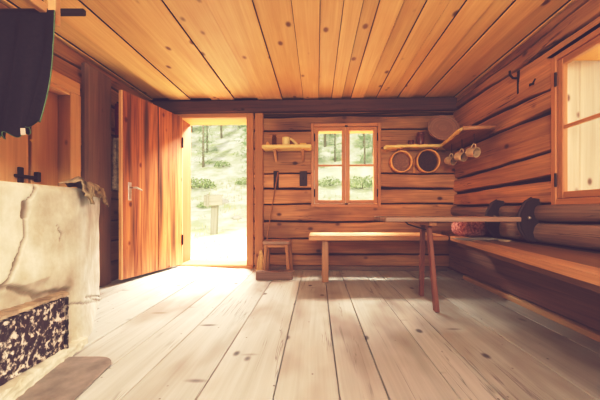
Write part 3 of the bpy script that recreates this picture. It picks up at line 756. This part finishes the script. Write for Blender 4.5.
# sieves
def sieve(px, py, r, mesh, label):
    Y = 3.22; c = P(px, py, Y); ax = V((.02, -1, -.02)).normalized(); t = thing('round_sieve', label, 'sieve', c + V((0, 0.07, 0)), group='sieves under the corner shelf')
    mb = MB(); mb.lathe([(r, -.035), (r+.002, .05), (r-.004, .055), (r-.012, .05), (r-.012, -.03), (r, -.035)], c, ax, 48); mb.build('hoop', M['hoop'], t, smooth=True)
    mb = MB(); mb.lathe([(0, -.03), (r-.006, -.03), (r-.006, -.027), (0, -.026)], c, ax, 48); mb.build('mesh', mesh, t)
    mb = MB(); mb.tube([c + V((0, .0, r-.002)), c + V((0, .05, r+.02)), c + V((0, .11, r+.03))], .004, 8); mb.build('nail', M['iron'], t)
sieve(400.5, 162, .122, M['sievemesh'], 'smaller round wooden sieve, left one under the corner shelf')
sieve(427, 161.5, .133, M['sievedark'], 'larger round wooden sieve with dark mesh, right one under the corner shelf')
t = thing('whisk', 'small pale wooden whisk hanging between the two sieves', 'whisk', BW((412-VX)/84.7, 1.1, .03))
mb = MB(); c = BW((412-VX)/84.7, 1.30, .03); mb.tube([c, c + V((0, -.005, -.09))], .006, 8); mb.tube([c+V((0, .04, 0)), c + V((0, 0, .0))], .003, 6); mb.build('handle', M['hoop'], t, smooth=True)
mb = MB()
for k in range(7):
    a = k*2*math.pi/7; mb.tube([c + V((0, -.005, -.088)), c + V((.012*math.cos(a), -.005+.012*math.sin(a), -.14)), c + V((.009*math.cos(a), -.005+.009*math.sin(a), -.17))], .003, 6)
mb.build('twigs', M['hoop'], t, smooth=True)

# mugs under the side board
def mug(px, py, Y, label, r=.044, h=.095):
    c = P(px, py, Y); ax = V((.30, -.88, -.22)).normalized()
    t = thing('enamel_mug', label, 'mug', c, group='enamel mugs under the corner shelf')
    mb = MB(); b = c - ax*h*.9
    mb.lathe([(0, 0), (r*.86, 0), (r*.93, .006), (r, h*.3), (r, h-.004), (r+.003, h), (r-.002, h+.001), (r-.004, h-.006), (r-.006, h*.45), (r*.86, h*.32), (0, h*.32)], b, ax, 32); o = mb.build('mug_body', M['enamel'], t, smooth=True)
    mb = MB(); mb.lathe([(0, h*.34), (r-.0045, h*.34), (r-.0042, h*.345), (0, h*.36)], b, ax, 32); mb.build('mug_inside', M['mugshade'], o, smooth=False)  # inner shade of the mug painted as a darker disc
    up = (V((0, 0, 1)) - ax*ax.z).normalized(); m0 = b + ax*h*.25 + up*(r-.003); m1 = b + ax*h*.75 + up*(r-.003)
    pts = [m0.lerp(m1, .5 - .5*math.cos(math.pi*k/10)) + up*(.036*math.sin(math.pi*k/10)) for k in range(11)]
    mb = MB(); mb.tube(pts, .0055, 8); mb.build('handle', M['enamel'], t, smooth=True)
    top = pts[5]; mb = MB(); mb.tube([top + V((0, .012, -.014)), top + V((0, 0, -.012)), top + V((0, -.008, -.004)), top + V((0, -.004, .01)), V((top.x, top.y, 1.397))], .003, 6); mb.build('hook', M['iron'], t, smooth=True)
mug(476, 152.5, 2.55, 'enamel mug under the corner shelf, the one nearest the big window')
mug(463.5, 157, 2.74, 'middle one of the three enamel mugs under the corner shelf')
mug(453, 161, 2.94, 'enamel mug under the corner shelf nearest the sieves', r=.042)

# iron hook and nail on right wall
t = thing('iron_hook', 'long black iron hook on the right log wall near the ceiling', 'hook', RW(2.23, 1.65, 0))
mb = MB(); wbox(mb, RW, 2.21, 2.235, 1.615, 1.80, -.02, .012, ch=.003); mb.build('hook_plate', M['iron'], t)
mb = MB(); mb.tube([RW(2.222, 1.74, .01), RW(2.21, 1.735, .06), RW(2.2, 1.755, .09), RW(2.195, 1.785, .095)], .008, 8); mb.build('hook_arm', M['iron'], t, smooth=True)
prim('bent_nail', M['iron'], 'bent nail in the right log wall beside the window', 'nail', lambda mb: mb.tube([RW(2.06, 1.625, -.03), RW(2.06, 1.62, .04), RW(2.04, 1.60, .055), RW(2.01, 1.605, .055), RW(1.995, 1.63, .05)], .005, 8))

# iron plates on the back wall
def wplate(s0, s1, z0, z1, label):
    mb = MB(); wbox(mb, BW, s0, s1, z0, z1, -.02, .01, ch=.003); mb.lathe([(0, .008), (.009, .004), (.011, 0)], BW((s0+s1)/2, (z0+z1)/2, .009), (0, -1, 0), 12)
    tag(mb.build('wall_peg_block', M['darkwood']), label, 'block', 'dark blocks set in the back wall')
wplate(-.515, -.455, .965, 1.165, 'dark block in the log wall behind the broom handle')
wplate(-.205, -.118, .985, 1.16, 'dark square block in the log wall beside the small window')

# ------------------------------------------------------------------ broom, stool, foot board
t = thing('broom', 'old straw broom leaning on the wall behind the stool', 'broom', (-.63, 3.2, 0))
mb = MB(); mb.tube([P(261.5, 252, 3.2), P(267, 240, 3.23), P(270.5, 215, 3.27), P(278, 172, 3.31)], [.010, .008, .008, .007], 10); mb.build('broom_handle', M['stool'], t, smooth=True)
mb = MB()
for k in range(46):
    u = R.random(); q = R.random(); a = P(261.2 + 2.2*(u-.5), 250, 3.2 + .02*(q-.5)); b = P(261 + 9*(u-.5), 271, 3.19 + .05*(q-.5)); b.z = .012
    mb.tube([a, a.lerp(b, .5) + V((.004*(u-.5), 0, 0)), b], [.004, .006, .005], 5, tint=R.uniform(.75, 1.1))
mb.tube([P(261.2, 251, 3.2), P(261.2, 254, 3.2)], .02, 10); mb.build('bristles', M['straw'], t)
t = thing('stool', 'small worn wooden stool standing by the back wall', 'stool', (-.41, 3.05, 0))
mb = MB(); mb.box((-.562, 2.90, .345), (.285, 0, 0), (0, .24, 0), (0, 0, .034), ch=.008, tint=1.1); mb.build('seat', M['table'], t)
for ya in (2.915, 3.105):
    mb = MB(); mb.box((-.54, ya, .31), (.24, 0, 0), (0, .02, 0), (0, 0, .035)); mb.build('apron', M['stool'], t)
for (x, y, dx, dy) in ((-.53, 2.925, -.02, -.012), (-.315, 2.925, .02, -.012), (-.53, 3.11, -.02, .015), (-.30, 3.11, .02, .015)):
    mb = MB(); mb.box((x-.016, y-.016, .345), (.032, 0, 0), (0, .032, 0), (dx, dy, -.345), ch=.004); mb.build('leg', M['stool'], t)
t = thing('foot_board', 'low reddish brown wooden box on the floor before the stool', 'box', (-.42, 2.85, 0))
mb = MB(); mb.aabox(-.61, -.245, 2.80, 2.82, .004, .082); mb.build('front_panel', M['board'], t)
mb = MB(); mb.aabox(-.615, -.24, 2.822, 2.885, .066, .084); mb.build('top_panel', M['board'], t)
mb = MB(); mb.aabox(-.60, -.58, 2.822, 2.88, .004, .064); mb.build('side_panel', M['board'], t)
mb = MB(); mb.aabox(-.275, -.255, 2.822, 2.88, .004, .064); mb.build('side_panel', M['board'], t)

# ------------------------------------------------------------------ benches
t = thing('back_bench', 'long wooden bench under the small window', 'bench', (.5, 2.8, 0))
mb = MB(); mb.box((-.078, 2.6, .414), (1.30, 0, 0), (0, .42, 0), (0, 0, .046), ch=.008, tint=1.25); mb.build('seat', M['bench'], t)  # seat tint raised to paint in the bright sheen on top
for x in (.05,):
    mb = MB(); mb.aabox(x, x+.062, 2.70, 2.76, .003, .414, ch=.005); mb.build('leg', M['bench'], t)
    mb = MB(); mb.aabox(x, x+.062, 2.92, 2.98, .003, .414, ch=.005); mb.build('leg', M['bench'], t)
mb = MB(); mb.aabox(.0, 1.2, 2.96, 3.01, .36, .413, ch=.004, tint=.8); mb.build('rail', M['bench'], t)

t = thing('wall_bench', 'broad plank bench running along the right log wall', 'bench', (1.3, 1.5, 0))
poly = [(1.225, 2.585, .415), (1.06, 1.3, .415), (1.0, .994, .415), (.90, -.2, .415), (1.56, -.2, .415), (1.56, 3.2, .415), (1.225, 3.2, .415)]
def bpl(x0f, x1f, ya, yb, z, th, tint):
    mb = MB(); q = [(x0f(ya), ya, z), (x1f(ya), ya, z), (x1f(yb), yb, z), (x0f(yb), yb, z)]
    mb.prism(q, (0, 0, th), tint=tint); return mb
fe = lambda y: 1.225 + (y-2.585)*.1375
mb = bpl(fe, lambda y: fe(y)+.115, -.2, 2.585, .422, .037, 1.25); mb.build('front_plank', M['bench'], t, recalc=True)  # tint raised: light along the front edge is painted in
mb = bpl(lambda y: fe(y)+.119, lambda y: 1.545, -.2, 3.2, .422, .034, .58); mb.build('back_plank', M['bench'], t, recalc=True)  # tint lowered to paint the less lit rear of the bench top
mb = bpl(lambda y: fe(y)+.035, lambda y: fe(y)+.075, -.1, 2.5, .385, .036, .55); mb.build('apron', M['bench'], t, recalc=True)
mb = MB(); mb.box((1.50, -.2, .045), (0, 3.4, 0), (.05, 0, 0), (0, 0, .375), ch=.01, tint=1.0); mb.build('panel', M['panel'], t)

# ------------------------------------------------------------------ table
t = thing('narrow_table', 'narrow trestle table jutting out from the right wall', 'table', (.9, 2.15, 0))
mb = MB()
for (ya, yb, tt) in ((1.95, 2.148, 1.0), (2.152, 2.35, .95)): mb.box((.477, ya, .614), (.945, 0, 0), (0, yb-ya, 0), (0, 0, .034), ch=.005, tint=tt)
mb.build('tabletop', M['table'], t)
mb = MB(); mb.aabox(.79, .845, 1.98, 2.32, .585, .613, ch=.004); mb.build('cleat', M['stool'], t)
def leg(a, b, w, dpt):
    a, b = V(a), V(b); mb = MB(); mb.box(a - V((w/2, dpt/2, 0)), (w, 0, 0), (0, dpt, 0), b - a, ch=.004); mb.build('leg', M['redwood'], t)
leg((.836, 2.22, .612), (.846, 2.28, .003), .030, .045); leg((.826, 2.08, .60), (.816, 1.92, .003), .030, .045)
mb = MB(); mb.tube([(.66, 2.1, .612), (.68, 2.1, .592), (.74, 2.1, .572), (.80, 2.1, .555), (.84, 2.1, .545)], .005, 8); mb.build('brace', M['iron'], t, smooth=True)

# dark half-round brackets on right wall
def hbracket(Y, label):
    t = thing('wall_bracket', label, 'bracket', RW(Y, .46, 0), group='half-round wall brackets by the table')
    prof = [(-.02, .775), (.03, .782), (.075, .755), (.112, .69), (.128, .63), (.115, .56), (.08, .50), (.05, .472), (-.02, .468)]
    mb = MB(); mb.prism([(XR-n-.02, Y, z) for n, z in prof], (0, .032, 0), tint=1.0); mb.build('bracket_plate', M['darkwood'], t, recalc=True)
    mb = MB(); mb.tube([(XR-n-.024, Y+.016, z) for n, z in prof[1:-1]], .011, 8, tint=1.5); mb.build('bracket_rim', M['darkwood'], t, smooth=True)
    mb = MB(); mb.lathe([(0, .014), (.01, .012), (.013, 0)], (XR-.085, Y-.001, .64), (0, -1, 0), 12); mb.build('bolt', M['steel'], t, smooth=True)
hbracket(2.01, 'dark half-round wooden bracket at the table end, nearer the big window'); hbracket(2.40, 'dark half-round wooden bracket behind the table end, nearer the corner')

# red cushion, grey sheet, small saucer
mb = MB()
def cush(u, v):
    th = 2*math.pi*u; ph = math.pi*(v-.5)
    e = lambda c, p: math.copysign(abs(c)**p, c)
    x = .145*e(math.cos(th), .6)*e(math.cos(ph), .55); y = .12*e(math.sin(th), .6)*e(math.cos(ph), .55); z = .083*e(math.sin(ph), .8)
    d = 1 + .10*nz(x*14, y*14, z*14+3)
    tilt = 1 - .25*(x/.145)
    return (1.425 + x*d, 2.62 + y*d, .459 + .083 + z*d*(1 + .1*tilt))
mb.grid(cush, 60, 36, tintfn=lambda u, v: 1 - .35*max(0, nz(u*20, v*14)))
o = mb.build('cushion', M['cushion'], None, smooth=True); tag(o, 'red and white patterned cushion on the right bench', 'cushion')
mb = MB(); mb.box((1.14, 2.20, .4585), (.36, .06, 0), (-.01, .16, 0), (0, 0, .005), ch=.001, tint=1.0)
tag(mb.build('grey_sheet', M['slate']), 'thin grey sheet lying on the bench below the cushion', 'sheet')
prim('saucer', M['enamel'], 'small pale saucer on the bench by the brackets', 'saucer', lambda mb: mb.lathe([(0, 0), (.03, 0), (.045, .010), (.043, .012), (.028, .004), (0, .004)], (1.43, 2.14, .4575)))

# ------------------------------------------------------------------ outside
def ground(x, y):
    r = max(0, y - 5.6)
    z = -.12 + .09*r + .022*r*r if r < 12 else -.12 + 1.08 + 3.168 + (r-12)*.62
    z += max(0, (x+1.2))*.10*min(1, r/6) if x > -4 else 0
    z += .12*nz(x*.5, y*.5)*min(1, r/2) + .05*nz(x*1.7, y*1.7)*min(1, max(0, y-4)/2)
    return z
mb = MB()
mb.grid(lambda u, v: (lambda x, y: (x, y, ground(x, y) - (.12 if (-2.5 < x < 2.2 and y < 3.75) else 0)))(-34 + 78*u**1.0, -14 + 84*v**1.3), 130, 170)
mb.build('ground', M['ground'], None, smooth=True, kind='structure', label='pale sunlit hillside meadow outside the door', category='ground')
rr = random.Random(3)
mb = MB()
for k in range(3600):
    x = rr.uniform(-9, 5); y = 4.0 + 10*rr.random()**1.2
    if nz(x*.8, y*.8, 5) < .02: continue
    z = ground(x, y)-.02
    for b in range(3):
        a = rr.random()*6.3; h = rr.uniform(.06, .2); l = rr.uniform(.02, .08); w = .012
        d = V((math.cos(a), math.sin(a), 0)); s_ = V((-d.y, d.x, 0))*w
        p = V((x+rr.uniform(-.06,.06), y+rr.uniform(-.06,.06), z)); mb.add([p-s_, p+s_, p+d*l+V((0,0,h))], [[0,1,2]], None, rr.uniform(.8, 1.1))
tag(mb.build('grass', M['grass']), 'short tufts of yellow green grass on the slope outside', 'grass', kind='stuff')
# sign post
sp = P(213, 242, 7.1); gz = ground(sp.x, 7.1)
t = thing('sign_post', 'weathered wooden signpost standing on the meadow beyond the door', 'signpost', (sp.x, 7.1, gz))
tp = P(213, 204, 7.1); w_ = 3*7.1/F
mb = MB(); mb.box((sp.x-w_, 7.1, gz-.05), (2*w_, 0, 0), (0, .14, 0), (.03, 0, tp.z-gz+.15), ch=.01, tint=.85); mb.build('post', M['signw'], t)
a, b = P(203, 195, 7.0), P(221.5, 206, 7.0)
mb = MB(); mb.box((a.x, 7.03, b.z), (b.x-a.x, 0, .02), (0, .05, 0), (0, 0, a.z-b.z), ch=.008, tint=1.0); mb.build('sign_board', M['signw'], t)
mb = MB(); mb.box((a.x+.08, 7.0, b.z-.03), (.06, 0, 0), (0, .03, 0), (0, 0, a.z-b.z+.06), ch=.005, tint=.9); mb.build('batten', M['signw'], t)

def conifer_mesh(seed, h, rad):
    q = random.Random(seed); mb = MB()
    for k in range(1500):
        f = q.random()**1.35; r = rad*(1-f)**.8*(.35+.65*q.random()**.5)*(.72+.28*math.sin(f*46)) + .006
        a = q.random()*6.283; d = V((math.cos(a), math.sin(a), 0)); s_ = V((-d.y, d.x, 0)); p = d*r + V((0, 0, h*(.10+.89*f) - r*.35))
        l = rad*q.uniform(.10, .2); w = l*.38; n = (d*l + V((0, 0, -l*q.uniform(.1, .7))))
        mb.add([p - n*.5, p - s_*w*.5, p + n*.5, p + s_*w*.5], [[0, 1, 2, 3]], None, q.uniform(.8, 1.15))
    return mb
kinds = []
for k in range(4):
    mb = conifer_mesh(40+k, 1.0, (.16, .2, .14, .18)[k]); tr = MB(); tr.tube([(0, 0, -.02), (0, 0, .5), (0, 0, .97)], [.016, .011, .003], 8)
    kinds.append((mb, tr))
first = {}
def tree(x, y, h, k, label):
    t = thing('conifer_tree', label, 'tree', (x, y, ground(x, y)-.05), group='conifers on the hillside')
    t.scale = (h, h, h)
    if k not in first:
        mb, tr = kinds[k]; a = mb.build('crown', M['needle']); b = tr.build('trunk', M['bark'], smooth=True); first[k] = (a, b)
    else:
        a, b = (o.copy() for o in first[k]); C.objects.link(a); C.objects.link(b)
    for o in (a, b): o.parent = t
    a.rotation_euler.z = rr.random()*6.3
def seen(px, Y, h, k, label): x = (px-VX)/F*Y; tree(x, Y, h, k, label)
placed = []
def plant(px0, px1, n, label, off):
    got = tries = 0
    while got < n and tries < 4000:
        tries += 1
        px = rr.uniform(px0, px1); Y = rr.uniform(15, 46) if got > n*.35 else rr.uniform(15, 24); h = rr.uniform(3.4, 6.2)*(1 + (Y-15)*.012); x = (px-VX)/F*Y
        if px0 < 200 and Y < 24 and 208 < px < 246 and Y < 20: continue
        if any(math.hypot(x-a, Y-b) < .2*(h+c) for a, b, c in placed): continue
        placed.append((x, Y, h)); seen(px, Y, h, (got+off) % 4, label); got += 1
plant(184, 254, 40, 'pale sunlit conifer on the hillside seen through the open doorway', 0)
plant(312, 378, 40, 'pale conifer on the hillside seen through the small back window', 1)
# bushes
def bush(px, Y, r, label):
    x = (px-VX)/F*Y; z = ground(x, Y); q = random.Random(int(px*7)); t = thing('bush', label, 'bush', (x, Y, z), group='bushes on the hillside'); mb = MB()
    for k in range(420):
        d = V((q.gauss(0, 1), q.gauss(0, 1), abs(q.gauss(0, .8)))).normalized()*r*q.random()**.33; d.z *= .7; p = V((x, Y, z)) + d
        n = V((q.gauss(0, 1), q.gauss(0, 1), q.gauss(0, 1))).normalized(); a = n.orthogonal().normalized(); b = n.cross(a); s_ = r*.09
        mb.add([p-a*s_, p+b*s_*.6, p+a*s_, p-b*s_*.6], [[0,1,2,3]], None, q.uniform(.75, 1.1))
    mb.build('foliage', M['bushm'], t)
    mb = MB()
    for k in range(4): a = k*1.6; mb.tube([(x, Y, z-.05), (x+.3*r*math.cos(a), Y+.3*r*math.sin(a), z+.4*r)], [.03*r, .012*r], 6)
    mb.build('stem', M['bark'], t)
bush(199, 13, .75, 'low round green bush on the slope left of the signpost')
bush(245, 13.5, .5, 'small bush at the right edge of the doorway view')
bush(223, 16, .5, 'small bush up the slope above the signpost')
bush(362, 12, .8, 'green bush low in the right pane of the small window')
bush(330, 13, .6, 'small bush low in the left pane of the small window')
bush(323, 9.5, .3, 'low bush at the lower left corner of the small window')
bush(354, 9.0, .25, 'low bush at the foot of the right window pane')
bush(206, 10.5, .35, 'small bush on the slope just behind the signpost')
def rock(px, Y, r, label):
    x = (px-VX)/F*Y; z = ground(x, Y); mb = MB()
    def f(u, v):
        th, ph = 2*math.pi*u, math.pi*(v-.5); d = V((math.cos(th)*math.cos(ph), math.sin(th)*math.cos(ph), math.sin(ph)*.55)); return V((x, Y, z)) + d*r*(1+.25*nz(d.x*2+px, d.y*2, d.z*2))
    mb.grid(f, 24, 14); tag(mb.build('rock', M['rockm'], smooth=True), label, 'rock', 'rocks on the hillside')
rock(222, 11, .28, 'pale flat rock on the slope behind the signpost'); rock(237, 9, .16, 'small pale rock right of the signpost')

# ------------------------------------------------------------------ light
def area(name, loc, target, sx, sy, power, col):
    l = bpy.data.lights.new(name, 'AREA'); l.shape = 'RECTANGLE'; l.size = sx; l.size_y = sy; l.energy = power; l.color = col
    o = bpy.data.objects.new(name, l); C.objects.link(o); o.location = loc
    o.rotation_euler = (V(target)-V(loc)).to_track_quat('-Z', 'Y').to_euler(); return o
WARM = (1.0, .97, .92)
area('door_fill', (-1.25, 4.75, 3.0), (-1.15, 2.7, .0), 1.3, 1.0, 620, WARM)  # unseen lamp added outside to boost daylight through the door
area('small_window_fill', (.34, 4.6, 2.9), (.34, 2.4, .3), 1.1, .8, 560, WARM)  # added lamp out of view, stands in for sky at the back window
area('big_window_fill', (5.2, 2.3, 2.4), (.0, 1.35, .75), 1.6, 1.1, 640, WARM)  # added lamp out of view, strengthens daylight from the right window
area('rear_fill', (0, -1.3, 1.55), (0, 2.2, 2.0), 2.2, .8, 80, (1, .97, .93))  # added fill lamp behind the camera, no known source there
s = bpy.data.lights.new('sun', 'SUN'); s.energy = 1.7; s.angle = .02; s.color = (.98, .99, 1)
so = bpy.data.objects.new('sun', s); C.objects.link(so); so.rotation_euler = (math.radians(38), math.radians(-14), 0); so.location = (0, -5, 12)
w = bpy.data.worlds.new('sky'); SC.world = w; w.use_nodes = True; nt = w.node_tree; nt.nodes.clear()
out = nt.nodes.new('ShaderNodeOutputWorld'); bg = nt.nodes.new('ShaderNodeBackground'); sky = nt.nodes.new('ShaderNodeTexSky')
sky.sky_type = 'HOSEK_WILKIE'; sky.turbidity = 4.0; sky.ground_albedo = .5; sky.sun_direction = (-.2, -.6, .76)
mx = nt.nodes.new('ShaderNodeMix'); mx.data_type = 'RGBA'; mx.inputs[0].default_value = .6; mx.inputs[7].default_value = (.98, .99, 1, 1)
nt.links.new(sky.outputs[0], mx.inputs[6]); nt.links.new(mx.outputs[2], bg.inputs[0]); bg.inputs[1].default_value = 1.25; nt.links.new(bg.outputs[0], out.inputs[0])

# ------------------------------------------------------------------ camera and colour
cam = bpy.data.cameras.new('camera'); cam.sensor_width = 36; cam.lens = F/600*36; cam.shift_x = -(VX-300)/600; cam.shift_y = (VY-200)/600; cam.clip_start = .02
co = bpy.data.objects.new('camera', cam); C.objects.link(co); co.location = (0, 0, H); co.rotation_euler = (math.radians(90), 0, 0); SC.camera = co
SC.cycles.use_denoising = True
SC.cycles.max_bounces = 8; SC.cycles.diffuse_bounces = 5; SC.cycles.sample_clamp_indirect = 6
vs = SC.view_settings
vs.view_transform = 'Standard'; vs.look = 'None'; vs.exposure = 0.22; vs.gamma = 1.0
vs.use_curve_mapping = True; cm = vs.curve_mapping     # faded film grade: lifted plum shadows, creamy whites
def curve(c, pts):
    while len(c.points) < len(pts): c.points.new(.5, .5)
    for p, q in zip(c.points, pts): p.location = q; p.handle_type = 'AUTO_CLAMPED'
curve(cm.curves[0], [(0, .022), (.06, .058), (.25, .270), (.55, .65), (1, .96)])
curve(cm.curves[1], [(0, .013), (.06, .050), (.25, .256), (.55, .615), (1, .92)])
curve(cm.curves[2], [(0, .027), (.06, .058), (.25, .228), (.55, .53), (1, .82)])
cm.update()
